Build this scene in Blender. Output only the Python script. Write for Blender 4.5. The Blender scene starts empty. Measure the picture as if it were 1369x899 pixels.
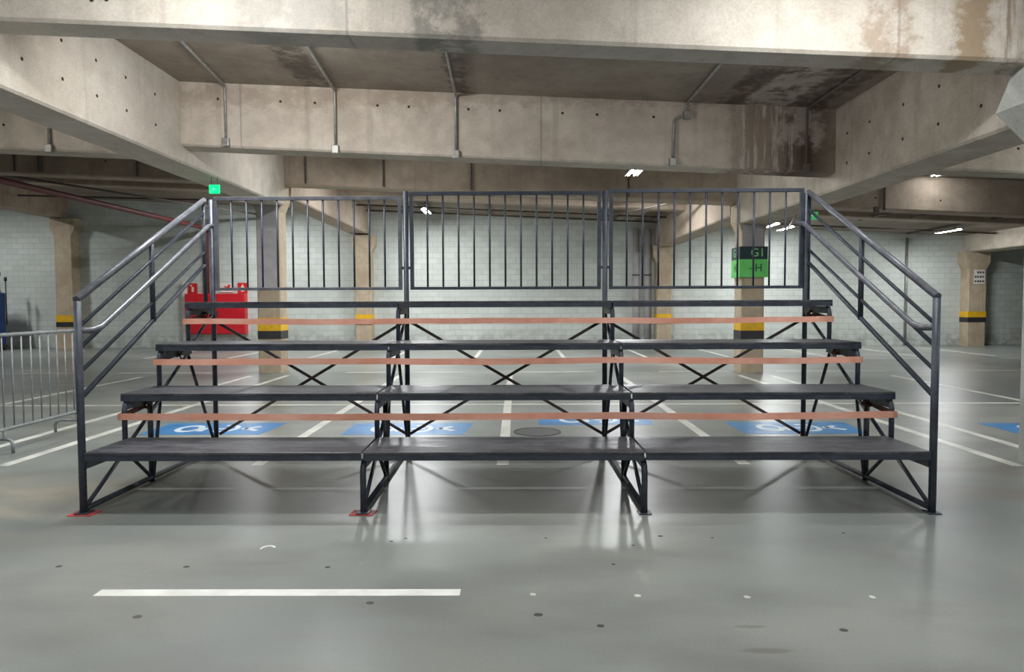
import bpy, bmesh, math, random
from mathutils import Vector, Matrix
random.seed(4)
C = bpy.context.scene.collection
PI = math.pi
SLOPE = -0.046            # the slab and its beams fall gently towards the right

# ------------------------------------------------------------------ helpers
class MB:
    """collects simple solids and links them as one mesh object"""
    def __init__(s): s.v = []; s.f = []; s.m = []; s.sm = []
    def add(s, vs, fs, mi=0, smooth=False):
        b = len(s.v); s.v += [tuple(v) for v in vs]
        for f in fs: s.f.append([b + i for i in f]); s.m.append(mi); s.sm.append(smooth)
        return s
    def box(s, x0, x1, y0, y1, z0, z1, mi=0):
        vs = [(x, y, z) for z in (z0, z1) for y in (y0, y1) for x in (x0, x1)]
        return s.add(vs, [(0,2,3,1),(4,5,7,6),(0,1,5,4),(2,6,7,3),(0,4,6,2),(1,3,7,5)], mi)
    def prism(s, pts, a0, a1, axis='x', mi=0):
        """closed outline pts extruded from a0 to a1 along axis; pts are the other two coordinates in order"""
        def mk(a, p): return (a, p[0], p[1]) if axis == 'x' else ((p[0], a, p[1]) if axis == 'y' else (p[0], p[1], a))
        n = len(pts); vs = [mk(a0, p) for p in pts] + [mk(a1, p) for p in pts]
        fs = [tuple(range(n)), tuple(range(2*n-1, n-1, -1))] + [(i, n+i, n+(i+1) % n, (i+1) % n) for i in range(n)]
        return s.add(vs, fs, mi)
    def tube(s, pts, r, n=12, mi=0, closed=False, flat=None):
        """round tube along a polyline; flat=(w,h) makes a rectangular bar instead"""
        P = [Vector(p) for p in pts]; N = len(P); rings = []
        up0 = None
        for i in range(N):
            if closed: t = (P[(i+1) % N] - P[i-1])
            else: t = P[min(i+1, N-1)] - P[max(i-1, 0)]
            t.normalize()
            ref = Vector((0,0,1)) if abs(t.z) < .97 else Vector((1,0,0))
            if up0 is None or flat: u = (ref - t*ref.dot(t)).normalized()
            else: u = (up0 - t*up0.dot(t)).normalized()
            up0 = u; w = t.cross(u)
            k = 1.0
            if 0 < i < N-1 or closed:
                a = (P[i]-P[i-1]).normalized(); b = (P[(i+1) % N]-P[i]).normalized()
                k = 1/max(.5, math.cos(a.angle(b, 0)/2))
            if flat:
                hw, hh = flat[0]/2, flat[1]/2
                rings.append([P[i]+w*a_*hw+u*b_*hh for a_, b_ in ((-1,-1),(1,-1),(1,1),(-1,1))])
            else:
                rings.append([P[i]+(w*math.cos(2*PI*j/n)+u*math.sin(2*PI*j/n))*r*(k if N > 2 and not closed and n < 5 else 1) for j in range(n)])
        m = len(rings[0]); vs = [v for R in rings for v in R]; fs = []
        for i in range(N if closed else N-1):
            a, b = i*m, ((i+1) % N)*m
            for j in range(m): fs.append((a+j, b+j, b+(j+1) % m, a+(j+1) % m))
        s.add(vs, fs, mi, smooth=not flat)
        if not closed:
            b = len(s.v)-len(vs)
            s.f.append([b+j for j in range(m)]); s.m.append(mi); s.sm.append(False)
            s.f.append([b+(N-1)*m+j for j in range(m-1, -1, -1)]); s.m.append(mi); s.sm.append(False)
        return s
    def disc(s, c, r, ax='z', h=.004, n=24, mi=0, ry=None):
        ry = ry or r
        pts = [(r*math.cos(2*PI*i/n), ry*math.sin(2*PI*i/n)) for i in range(n)]
        if ax == 'z': return s.prism([(c[0]+p[0], c[1]+p[1]) for p in pts], c[2], c[2]+h, 'z', mi)
        if ax == 'y': return s.prism([(c[0]+p[0], c[2]+p[1]) for p in pts], c[1], c[1]-h, 'y', mi)
        return s.prism([(c[1]+p[0], c[2]+p[1]) for p in pts], c[0], c[0]+h, 'x', mi)
    def ring(s, c, r0, r1, z0, z1, a0=0, a1=2*PI, n=28, mi=0, sy=1.0):
        full = abs(a1-a0-2*PI) < 1e-6
        k = n if full else n+1; vs = []
        for i in range(k):
            a = a0+(a1-a0)*i/n; ca, sa = math.cos(a), math.sin(a)*sy
            vs += [(c[0]+r0*ca, c[1]+r0*sa, z0), (c[0]+r1*ca, c[1]+r1*sa, z0), (c[0]+r1*ca, c[1]+r1*sa, z1), (c[0]+r0*ca, c[1]+r0*sa, z1)]
        fs = []
        for i in range(n):
            a, b = 4*i, 4*((i+1) % k)
            for j in range(4): fs.append((a+j, a+(j+1) % 4, b+(j+1) % 4, b+j))
        if not full: fs += [(0,3,2,1), (4*(k-1),4*(k-1)+1,4*(k-1)+2,4*(k-1)+3)]
        return s.add(vs, fs, mi)
    def shear(s, off=0.0, k=SLOPE):
        s.v = [(x, y, z+off+k*x) for x, y, z in s.v]; return s
    def build(s, name, mats, parent=None, loc=(0,0,0), bevel=0, seg=2):
        me = bpy.data.meshes.new(name); me.from_pydata(s.v, [], s.f)
        if not isinstance(mats, (list, tuple)): mats = [mats]
        for m in mats: me.materials.append(m)
        for p, mi, sm in zip(me.polygons, s.m, s.sm): p.material_index = mi; p.use_smooth = sm
        bm = bmesh.new(); bm.from_mesh(me); bmesh.ops.recalc_face_normals(bm, faces=bm.faces)
        bm.to_mesh(me); bm.free()
        o = bpy.data.objects.new(name, me); C.objects.link(o); o.location = loc
        if parent is not None: o.parent = parent
        if bevel:
            b = o.modifiers.new('bevel', 'BEVEL'); b.width = bevel; b.segments = seg; b.limit_method = 'ANGLE'; b.angle_limit = math.radians(50)
        return o

def tag(o, label=None, cat=None, group=None, kind=None):
    if label: o['label'] = label
    if cat: o['category'] = cat
    if group: o['group'] = group
    if kind: o['kind'] = kind
    return o
def empty(name, loc=(0,0,0), rz=0, **k):
    o = bpy.data.objects.new(name, None); C.objects.link(o); o.location = loc; o.rotation_euler = (0,0,rz); o.empty_display_size = .2
    return tag(o, **k)
def copy_tree(o, parent=None):
    c = o.copy(); C.objects.link(c); c.parent = parent
    for ch in list(o.children): copy_tree(ch, c)
    return c
def text_mesh(name, s, size, mat, parent, loc, rot, depth=.002, sx=1.0):
    cu = bpy.data.curves.new(name, 'FONT'); cu.body = s; cu.size = size; cu.extrude = depth
    cu.align_x = 'CENTER'; cu.align_y = 'CENTER'; cu.offset = size*.012
    t = bpy.data.objects.new(name, cu); C.objects.link(t)
    dg = bpy.context.evaluated_depsgraph_get(); me = bpy.data.meshes.new_from_object(t.evaluated_get(dg))
    bpy.data.objects.remove(t); bpy.data.curves.remove(cu)
    me.materials.clear(); me.materials.append(mat)
    o = bpy.data.objects.new(name, me); C.objects.link(o); o.parent = parent; o.location = loc; o.rotation_euler = rot; o.scale = (sx,1,1)
    return o

# ------------------------------------------------------------------ materials
def srgb(r, g, b):
    f = lambda c: (c/255/12.92) if c/255 <= .04045 else ((c/255+.055)/1.055)**2.4
    return (f(r), f(g), f(b), 1)
class NT:
    def __init__(s, name):
        s.mat = bpy.data.materials.new(name); s.mat.use_nodes = True
        s.t = s.mat.node_tree; s.b = s.t.nodes['Principled BSDF']; s.co = s.t.nodes.new('ShaderNodeTexCoord')
    def n(s, ty, **kw):
        x = s.t.nodes.new(ty)
        for k, v in kw.items(): setattr(x, k, v)
        return x
    def l(s, a, b): s.t.links.new(a, b)
    def put(s, sock, v):
        if hasattr(v, 'is_linked') or isinstance(v, bpy.types.NodeSocket): s.l(v, sock)
        else: sock.default_value = v
    def vec(s, scale=(1,1,1), loc=(0,0,0)):
        m = s.n('ShaderNodeMapping'); m.inputs['Scale'].default_value = scale; m.inputs['Location'].default_value = loc
        s.l(s.co.outputs['Object'], m.inputs['Vector']); return m.outputs['Vector']
    def noise(s, v, scale, detail=4, rough=.55, dist=0.0):
        x = s.n('ShaderNodeTexNoise'); s.l(v, x.inputs['Vector'])
        x.inputs['Scale'].default_value = scale; x.inputs['Detail'].default_value = detail
        x.inputs['Roughness'].default_value = rough; x.inputs['Distortion'].default_value = dist
        return x.outputs['Fac']
    def ramp(s, f, lo, hi, a=0.0, b=1.0, smooth=True):
        x = s.n('ShaderNodeMapRange'); x.interpolation_type = 'SMOOTHSTEP' if smooth else 'LINEAR'
        s.l(f, x.inputs['Value'])
        for k, v in (('From Min', lo), ('From Max', hi), ('To Min', a), ('To Max', b)): x.inputs[k].default_value = v
        return x.outputs['Result']
    def math(s, op, a, b=0.0, c=None):
        x = s.n('ShaderNodeMath', operation=op); s.put(x.inputs[0], a); s.put(x.inputs[1], b)
        if c is not None: s.put(x.inputs[2], c)
        return x.outputs[0]
    def mix(s, f, a, b, mode='MIX'):
        x = s.n('ShaderNodeMix', data_type='RGBA', blend_type=mode)
        s.put(x.inputs[0], f); s.put(x.inputs[6], a); s.put(x.inputs[7], b); return x.outputs[2]
    def bump(s, h, strength=.2, dist=.01):
        x = s.n('ShaderNodeBump'); x.inputs['Strength'].default_value = strength; x.inputs['Distance'].default_value = dist
        s.l(h, x.inputs['Height']); s.l(x.outputs[0], s.b.inputs['Normal'])
    def sep(s):
        x = s.n('ShaderNodeSeparateXYZ'); s.l(s.co.outputs['Object'], x.inputs[0]); return x.outputs
    def window(s, v, lo, hi, soft=.1):
        """1 where lo < v < hi, with soft edges"""
        return s.math('MULTIPLY', s.ramp(v, lo-soft, lo+soft), s.ramp(v, hi-soft, hi+soft, 1.0, 0.0))
    def fin(s, col=None, rough=None, metal=None, spec=None):
        if col is not None: s.put(s.b.inputs['Base Color'], col)
        if rough is not None: s.put(s.b.inputs['Roughness'], rough)
        if metal is not None: s.put(s.b.inputs['Metallic'], metal)
        if spec is not None: s.put(s.b.inputs['Specular IOR Level'], spec)
        return s.mat

def plain(name, col, rough=.5, metal=0.0, vary=.12, scale=6.0, spec=.5, bump=0.0):
    t = NT(name); v = t.vec()
    n = t.noise(v, scale, 5, .6)
    d = tuple(c*(1-vary*1.6) for c in col[:3])+(1,); u = tuple(min(1, c*(1+vary)) for c in col[:3])+(1,)
    c = t.mix(t.ramp(n, .3, .7), d, u)
    if bump: t.bump(t.noise(v, scale*10, 3), bump, .004)
    return t.fin(c, t.ramp(n, .3, .7, max(0, rough-.08), min(1, rough+.08)), metal, spec)
def emit(name, col, st):
    m = bpy.data.materials.new(name); m.use_nodes = True; b = m.node_tree.nodes['Principled BSDF']
    b.inputs['Base Color'].default_value = col; b.inputs['Emission Color'].default_value = col; b.inputs['Emission Strength'].default_value = st
    return m

def concrete(name, light, dark, stains=None, joints=0.0, sat=1.0):
    t = NT(name); v = t.vec()
    big = t.noise(v, .55, 5, .6, .4)
    mid = t.noise(v, 3.2, 6, .65)
    fine = t.noise(v, 45, 3, .7)
    drip = t.noise(t.vec((5.5, 5.5, .35)), 1.0, 4, .6)
    f = t.math('MULTIPLY_ADD', big, .55, t.math('MULTIPLY', mid, .45))
    c = t.mix(t.ramp(f, .34, .66), dark, light)
    c = t.mix(t.math('MULTIPLY', t.ramp(drip, .52, .75), .35), c, tuple(x*.62 for x in dark[:3])+(1,))
    c = t.mix(t.math('MULTIPLY', t.ramp(t.noise(t.vec((1,1,1),(9,4,2)), 1.7, 5, .7), .58, .8), .4), c, tuple(min(1, x*1.25) for x in light[:3])+(1,))
    c = t.mix(t.math('MULTIPLY', t.ramp(fine, .35, .7), .16), c, (0.02,.018,.015,1))
    # small air holes
    vo = t.n('ShaderNodeTexVoronoi'); t.l(v, vo.inputs['Vector']); vo.inputs['Scale'].default_value = 7
    c = t.mix(t.math('MULTIPLY', t.ramp(vo.outputs['Distance'], .03, .05, 1, 0), .5), c, tuple(x*.35 for x in dark[:3])+(1,))
    X, Y, Z = t.sep()
    if joints:
        # formwork joints: thin vertical lines every few metres, edges a bit rusty
        q = t.math('PINGPONG', t.math('ADD', X, 100.37 + .02), joints)
        c = t.mix(t.math('MULTIPLY', t.ramp(q, .008, .02, 1, 0), .45), c, tuple(x*.4 for x in dark[:3])+(1,))
    for st in (stains or []):
        kind, x0, x1, z0, z1, col, amt = st
        wob = t.math('MULTIPLY_ADD', t.noise(t.vec((2, 2, 3), (x0, 0, 0)), 2.2, 5, .7), .9, -.45)
        xs = t.math('ADD', X, t.math('MULTIPLY', wob, .55))
        sf = .28 if kind == 'wet' else .06
        w = t.math('MULTIPLY', t.window(xs, x0, x1, sf), t.window(t.math('ADD', Z, wob), z0, z1, .12))
        if kind == 'drip':
            d = t.ramp(t.noise(t.vec((9, 9, .7), (x0, 3, 0)), 1.0, 6, .75), .47, .62)
            w = t.math('MULTIPLY', w, d)
        elif kind == 'blot':
            w = t.math('MULTIPLY', w, t.ramp(t.noise(t.vec((1,1,1), (x0, 7, 1)), 3.5, 5, .7), .36, .55))
        c = t.mix(t.math('MULTIPLY', w, amt), c, col)
    t.bump(t.math('MULTIPLY_ADD', mid, .7, t.math('MULTIPLY', fine, .4)), .35, .012)
    return t.fin(c, t.ramp(mid, .3, .7, .72, .92), 0, .35)

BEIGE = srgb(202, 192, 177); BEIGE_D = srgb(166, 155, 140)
M = {}
M['conc'] = concrete('beam_concrete', BEIGE, BEIGE_D, joints=0)
M['conc_front'] = concrete('front_beam_concrete', srgb(212, 204, 192), srgb(184, 174, 160), joints=2.6, stains=[
    ('blot', -1.0, -.35, 3.9, 5.6, srgb(128, 126, 118), .75),
    ('blot', -2.6, -1.6, 4.1, 5.6, srgb(150, 148, 142), .5),
    ('blot', 3.3, 3.75, 3.7, 5.2, srgb(136, 112, 84), .55),
    ('fill', 4.15, 4.42, 3.6, 4.55, srgb(140, 116, 82), .75),
    ('drip', 4.55, 5.2, 3.6, 4.8, srgb(122, 100, 78), .7)])
M['conc_mid'] = concrete('middle_beam_concrete', srgb(206, 196, 182), srgb(172, 160, 146), joints=2.4, stains=[
    ('wet', 3.5, 5.4, 3.2, 4.9, srgb(118, 100, 84), .75),
    ('wet', 4.25, 4.95, 3.6, 4.8, srgb(66, 50, 40), .75),
    ('drip', 3.5, 4.45, 3.2, 4.85, srgb(206, 198, 190), .6),
    ('drip', 4.1, 4.8, 3.5, 4.7, srgb(70, 50, 38), .6),
    ('blot', 4.2, 4.9, 4.15, 4.8, srgb(196, 186, 176), .5),
    ('drip', 3.42, 3.6, 3.4, 4.6, srgb(70, 54, 44), .7),
    ('fill', -5.4, 3.5, 4.78, 5.1, srgb(120, 96, 76), .35)])
M['conc_far'] = concrete('far_beam_concrete', srgb(190, 174, 156), srgb(160, 144, 128))
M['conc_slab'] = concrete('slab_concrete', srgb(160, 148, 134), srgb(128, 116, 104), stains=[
    ('blot', 3.2, 4.9, 3.0, 6.0, srgb(84, 68, 58), .8),
    ('blot', 3.6, 4.3, 3.0, 6.0, srgb(196, 186, 174), .6),
    ('blot', -3.35, -2.9, 3.0, 6.0, srgb(70, 58, 48), .7),
    ('blot', -1.0, -.75, 3.0, 6.0, srgb(70, 58, 48), .7)])
M['conc_col'] = concrete('column_concrete', srgb(200, 186, 162), srgb(172, 154, 130))
M['conc_pale'] = concrete('corbel_concrete', srgb(190, 190, 182), srgb(160, 160, 152))
M['hole'] = plain('tie_hole', srgb(58, 44, 34), .9, 0, .1)
M['pad_grey'] = plain('column_grey_render', srgb(176, 172, 174), .85, 0, .12, 2.5)

def floor_mat():
    t = NT('polished_concrete_floor'); v = t.vec()
    big = t.noise(v, .28, 3, .5, .3); mid = t.noise(t.vec((1, 2.0, 1)), .9, 4, .55, .2); fine = t.noise(v, 60, 3, .7)
    c = t.mix(t.ramp(big, .32, .68), srgb(112, 118, 115), srgb(152, 155, 148))
    c = t.mix(t.math('MULTIPLY', t.ramp(mid, .4, .7), .55), c, srgb(108, 109, 106))
    c = t.mix(t.math('MULTIPLY', t.ramp(t.noise(t.vec((1,1,1),(7,2,0)), .7, 3, .5), .45, .8), .3), c, srgb(154, 150, 140))
    c = t.mix(t.math('MULTIPLY', t.ramp(fine, .4, .7), .12), c, srgb(70, 70, 68))
    X, Y, Z = t.sep()
    # old tyre sweep and dirty corner on the left, in front of the stand
    r = t.math('SQRT', t.math('ADD', t.math('POWER', t.math('ADD', X, 5.6), 2.0), t.math('POWER', t.math('ADD', Y, -2.9), 2.0)))
    w = t.math('MULTIPLY', t.window(t.math('ADD', r, t.math('MULTIPLY', mid, .5)), 2.35, 2.95, .12), t.ramp(big, .3, .5))
    c = t.mix(t.math('MULTIPLY', w, .28), c, srgb(84, 82, 80))
    d = t.math('MULTIPLY', t.window(X, -9, -3.4, .5), t.window(Y, 5.0, 6.6, .5))
    c = t.mix(t.math('MULTIPLY', t.math('MULTIPLY', d, t.ramp(mid, .35, .6)), .5), c, srgb(176, 164, 142))
    d = t.math('MULTIPLY', t.window(X, 3.4, 7.5, .5), t.window(Y, 5.7, 7.4, .3))
    c = t.mix(t.math('MULTIPLY', t.math('MULTIPLY', d, t.ramp(mid, .42, .6)), .4), c, srgb(112, 102, 90))
    # two oily streaks near the camera on the right
    for sx, sy, a, b in ((1.17, 3.29, .13, .028), (1.17, 3.54, .09, .018)):
        e = t.math('ADD', t.math('POWER', t.math('DIVIDE', t.math('ADD', X, -sx), a), 2.0), t.math('POWER', t.math('DIVIDE', t.math('ADD', Y, -sy), b), 2.0))
        c = t.mix(t.math('MULTIPLY', t.ramp(e, .2, 1.5, 1, 0), .45), c, srgb(86, 80, 72))
    rn = t.noise(t.vec((1, 1.6, 1), (3, 3, 0)), .8, 4, .55, .3)
    t.bump(t.math('MULTIPLY_ADD', t.noise(v, 2.2, 3, .5), 1.0, t.math('MULTIPLY', fine, .05)), .02, .01)
    return t.fin(c, t.ramp(rn, .2, .8, .31, .35), 0, .6)
M['floor'] = floor_mat()

def block_mat():
    t = NT('painted_block_wall')
    co = t.n('ShaderNodeCombineXYZ'); s = t.sep(); t.l(s[0], co.inputs[0]); t.l(s[2], co.inputs[1])
    br = t.n('ShaderNodeTexBrick'); t.l(co.outputs[0], br.inputs['Vector'])
    br.inputs['Scale'].default_value = 1.0; br.inputs['Brick Width'].default_value = .41; br.inputs['Row Height'].default_value = .205
    br.inputs['Mortar Size'].default_value = .007; br.inputs['Mortar Smooth'].default_value = .4; br.inputs['Bias'].default_value = -.2
    br.inputs['Color1'].default_value = srgb(202, 208, 203); br.inputs['Color2'].default_value = srgb(190, 197, 191); br.inputs['Mortar'].default_value = srgb(166, 172, 167)
    v = t.vec(); n = t.noise(v, .6, 5, .6); c = t.mix(t.math('MULTIPLY', t.ramp(n, .4, .7), .35), br.outputs['Color'], srgb(168, 172, 164))
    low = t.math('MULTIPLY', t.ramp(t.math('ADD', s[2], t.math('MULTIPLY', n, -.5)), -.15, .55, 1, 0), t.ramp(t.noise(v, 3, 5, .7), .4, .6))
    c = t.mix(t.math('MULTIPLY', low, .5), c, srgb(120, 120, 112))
    t.bump(br.outputs['Fac'], .5, -.01)
    return t.fin(c, .75, 0, .3)
M['block'] = block_mat()
M['wall_side'] = plain('painted_side_wall', srgb(176, 178, 170), .8, 0, .1, .8)

def paint_steel(name, col, rough, rust=.25):
    t = NT(name); v = t.vec()
    n = t.noise(v, 9, 5, .65); n2 = t.noise(v, 38, 4, .7)
    c = t.mix(t.ramp(n, .35, .7), col, tuple(x*1.7 for x in col[:3])+(1,))
    c = t.mix(t.math('MULTIPLY', t.ramp(t.math('MULTIPLY_ADD', n, .5, t.math('MULTIPLY', n2, .5)), .56, .64), rust), c, srgb(110, 92, 82))
    t.bump(n2, .12, .002)
    return t.fin(c, t.ramp(n2, .3, .7, rough-.08, rough+.12), .0, .5)
M['steel'] = paint_steel('dark_painted_steel', srgb(42, 48, 58), .46)
M['steel_worn_sheen'] = paint_steel('worn_sheen_handrail_paint', srgb(78, 80, 86), .36, .6)  # paler base paints in the glossy sheen of the rails; flecks are rust
M['steel_rusty'] = paint_steel('rusty_brace_steel', srgb(62, 54, 54), .5, .8)
def tread_mat():
    t = NT('scuffed_step_board'); v = t.vec()
    n = t.noise(t.vec((1, 5, 1)), 3, 6, .65); n2 = t.noise(v, 26, 4, .7)
    c = t.mix(t.ramp(n, .35, .68), srgb(48, 51, 57), srgb(80, 81, 86))
    c = t.mix(t.math('MULTIPLY', t.ramp(n2, .56, .7), .5), c, srgb(128, 118, 108))
    ch = t.n('ShaderNodeTexVoronoi'); t.l(t.vec((1, 1, 1)), ch.inputs['Vector']); ch.inputs['Scale'].default_value = 55
    t.bump(ch.outputs['Distance'], .15, .002)
    return t.fin(c, t.ramp(n, .3, .7, .3, .5), .1, .5)
M['tread'] = tread_mat()
M['galv'] = plain('galvanised_steel', srgb(138, 142, 142), .5, .3, .15, 14)
M['conduit'] = plain('grey_conduit', srgb(150, 148, 142), .45, .5, .15, 10)
M['conduit_dark'] = plain('dirty_conduit', srgb(92, 84, 76), .6, .2, .15, 10)
M['white_paint'] = plain('white_floor_paint', srgb(226, 226, 218), .4, 0, .08, 5, .4)
M['line_paint'] = plain('worn_white_line_paint', srgb(214, 214, 204), .38, 0, .14, 3, .4)
M['blue_paint'] = plain('blue_floor_paint', srgb(62, 128, 184), .38, 0, .12, 4, .4)
M['sym_paint'] = plain('pale_symbol_paint', srgb(206, 220, 228), .4, 0, .1, 5, .4)
M['yellow'] = plain('yellow_band_paint', srgb(226, 178, 30), .5, 0, .1, 5)
M['black'] = plain('black_band_paint', srgb(46, 46, 48), .5, 0, .1, 5)
M['red'] = plain('red_cabinet_paint', srgb(196, 34, 44), .38, 0, .08, 2)
M['red_dark'] = plain('dark_red_pipe_paint', srgb(104, 44, 44), .55, 0, .12, 4)
M['red_wood'] = plain('red_painted_wood', srgb(176, 62, 62), .6, 0, .2, 12)
M['sign_white'] = plain('sign_white', srgb(224, 216, 206), .5, 0, .04)
M['sign_red'] = plain('sign_red', srgb(202, 40, 40), .45, 0, .05)
M['sign_dark'] = plain('sign_dark_teal', srgb(44, 62, 66), .45, 0, .05)
M['sign_green'] = plain('sign_green', srgb(112, 214, 112), .45, 0, .05)
M['sign_green_txt'] = plain('sign_green_lettering', srgb(128, 200, 130), .45, 0, .05)
M['sign_dark_txt'] = plain('sign_dark_lettering', srgb(52, 100, 60), .45, 0, .05)
M['manhole'] = plain('cast_iron_cover', srgb(84, 84, 84), .5, .3, .2, 16, bump=.4)
M['spot'] = plain('dark_grime_spot', srgb(70, 68, 64), .6, 0, .15, 20)
M['blue_bin'] = plain('blue_plastic', srgb(28, 66, 132), .4, 0, .08, 4)
M['dark_plastic'] = plain('dark_plastic', srgb(44, 48, 54), .5, 0, .1, 8)
M['bag'] = plain('white_bag_plastic', srgb(212, 214, 212), .5, 0, .08, 8)
M['lamp_body'] = plain('white_lamp_housing', srgb(205, 206, 202), .5, 0, .05, 8)
M['tube'] = emit('lit_tube', (.93, .97, 1, 1), 26)
M['exit_on'] = emit('lit_exit_panel', (0.0, .9, .22, 1), 1.15)
M['exit_dim'] = emit('dim_exit_panel', (.09, .55, .20, 1), .42)
M['exit_txt'] = emit('exit_lettering', (.25, 1, .5, 1), 1.2)
def tape_mat():
    t = NT('salmon_fabric_tape'); v = t.vec()
    n = t.noise(t.vec((1, 1, 1)), 1.3, 4, .6); w = t.noise(t.vec((1, 1, 18)), 8, 4, .6)
    c = t.mix(t.ramp(n, .35, .65), srgb(216, 148, 122), srgb(232, 178, 158))
    c = t.mix(t.math('MULTIPLY', t.ramp(w, .4, .7), .25), c, srgb(188, 124, 104))
    t.bump(t.noise(t.vec((1, 1, 3)), 30, 3), .2, .002)
    t.b.inputs['Sheen Weight'].default_value = .3
    return t.fin(c, .65, 0, .3)
M['tape'] = tape_mat()
M['knot'] = plain('knotted_tape_end', srgb(120, 74, 58), .75, 0, .25, 20)

# ------------------------------------------------------------------ the setting
XL, XR, YB, YF = -25.0, 25.0, -9.0, 26.6
fl = MB().box(XL, XR, YB, YF+.3, -.3, 0)
for x, y, r in ((-1.17,4.36,.018),(-2.85,4.38,.02),(-2.05,4.37,.02),(-.86,4.84,.015),(-.77,4.9,.012),(-1.98,3.66,.024),(-.8,3.83,.022),(.11,3.68,.025),(.42,3.55,.02),(1.62,3.5,.022),(1.0,4.94,.018),(1.35,4.9,.012),(.6,4.4,.013),(2.3,5.0,.014),(.78,4.75,.012),(.2,4.9,.01),(-3.4,4.1,.014)):
    fl.disc((x, y, 0), r, 'z', .0012, 10, 1, r*.8)
tag(fl.build('floor', [M['floor'], M['spot']]), kind='structure')
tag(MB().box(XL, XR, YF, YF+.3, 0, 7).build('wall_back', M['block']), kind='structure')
tag(MB().box(XL-.3, XL, YB, YF+.3, 0, 7).build('wall_left', M['wall_side']), kind='structure')
tag(MB().box(XR, XR+.3, YB, YF+.3, 0, 7).build('wall_right', M['wall_side']), kind='structure')
tag(MB().box(XL, XR, YB-.3, YB, 0, 7).build('wall_front', M['wall_side']), kind='structure')
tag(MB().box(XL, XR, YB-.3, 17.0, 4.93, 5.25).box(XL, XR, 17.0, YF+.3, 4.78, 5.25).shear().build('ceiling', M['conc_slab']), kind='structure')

# ------------------------------------------------------------------ beams
def tie_holes(mb, pts, yf):
    for x, z in pts: mb.disc((x, yf, z), .022, 'y', .004, 10, 1)
    return mb
def cross_beam(y0, y1, zb, label, mat, holes=(), zt=4.95, x0=XL, x1=XR, dz=0, spans=None):
    mb = MB()
    # lower edges lightly chamfered
    c = .03
    mb.prism([(y0, zt), (y0, zb+c), (y0+c, zb), (y1-c, zb), (y1, zb+c), (y1, zt)], x0, x1, 'x')
    tie_holes(mb, holes, y0)
    return tag(mb.shear(dz).build('concrete_beam', [mat, M['hole']]), label, 'beam')
cross_beam(6.9, 7.32, 4.10, 'bright pale concrete beam spanning the whole top of the photo nearest the camera', M['conc_front'], [(-4.0,4.32),(-3.86,4.33)])
hp = [(-4.8+k*.0, 0) for k in ()]
holes = [(-4.75,4.68),(-3.75,4.68),(-3.2,4.68),(-2.2,4.68),(-1.7,4.68),(-.75,4.68),(-.25,4.68),(.75,4.68),(1.3,4.68),(2.2,4.68),(2.7,4.68)]
cross_beam(11.6, 12.1, 3.92, 'beige concrete beam with grey conduits and dark water stains above the stand', M['conc_mid'], holes, x0=-5.36, x1=5.10)
cross_beam(11.6, 12.1, 3.92, 'beige concrete beam in the left bay above the crowd barrier', M['conc'], [(-8.2,4.3)], x0=XL, x1=-6.1, dz=-.17)
cross_beam(11.6, 12.1, 3.92, 'brownish concrete beam in the right bay beyond the corbel', M['conc'], [(7.0,4.3),(8.0,4.3)], x0=5.72, x1=XR, dz=.12)
cross_beam(16.75, 17.25, 4.14, 'brown concrete beam on the row of free standing pillars behind the stand', M['conc_far'], [(-9.5,4.5),(8.3,4.4),(9.8,4.4)], zt=4.95)
for a, b, lab in ((XL, -17.2, 'beyond the left edge'), (-16.5, -6.1, 'left bay'), (-5.36, 5.1, 'middle bay'), (5.72, 16.4, 'right bay'), (17.1, XR, 'beyond the right edge')):
    cross_beam(21.7, 22.2, 4.62, 'shallow brown concrete beam nearest the white block back wall, ' + lab, M['conc_far'], zt=4.79, x0=a, x1=b)
cross_beam(2.0, 2.4, 3.92, 'concrete beam above and in front of the camera', M['conc'])
def girder(x0, x1, y0, y1, zb, label, mat, dz=0, holes=()):
    mb = MB(); c = .03
    mb.prism([(x0, 5.0), (x0, zb+c), (x0+c, zb), (x1-c, zb), (x1, zb+c), (x1, 5.0)], y0, y1, 'y')
    for side, y, z in holes:
        mb.disc((x1 if side > 0 else x0-.004, y, z), .022, 'x', .004, 10, 1)
    return tag(mb.shear(dz).build('concrete_girder', [mat, M['hole']]), label, 'girder')
hl = [(1, y, z) for y in (7.9, 8.6, 9.3, 10.0, 10.8) for z in (4.05, 4.5)]
girder(-6.1, -5.36, 7.32, 16.76, 3.65, 'deep pale concrete girder slanting away at upper left', M['conc_front'], holes=hl)
hr = [(-1, y, z) for y in (8.0, 8.8, 9.6, 10.5, 11.2) for z in (4.0, 4.45)]
girder(5.1, 5.72, 7.32, 16.76, 3.65, 'deep grey concrete girder slanting away at upper right', M['conc'], holes=hr)
girder(-6.1, -5.36, 17.24, YF, 3.90, 'far concrete girder behind left section of the railing', M['conc_far'])
girder(5.1, 5.72, 17.24, YF, 3.90, 'far concrete girder behind right section of the railing', M['conc_far'])
girder(-17.2, -16.5, 17.24, YF, 3.90, 'far concrete girder in the left bay above the banded wall pillar', M['conc_far'], .12)
girder(16.4, 17.1, 17.24, YF, 3.95, 'far concrete girder at right edge above the pillar with a notice', M['conc'], .22)

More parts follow.
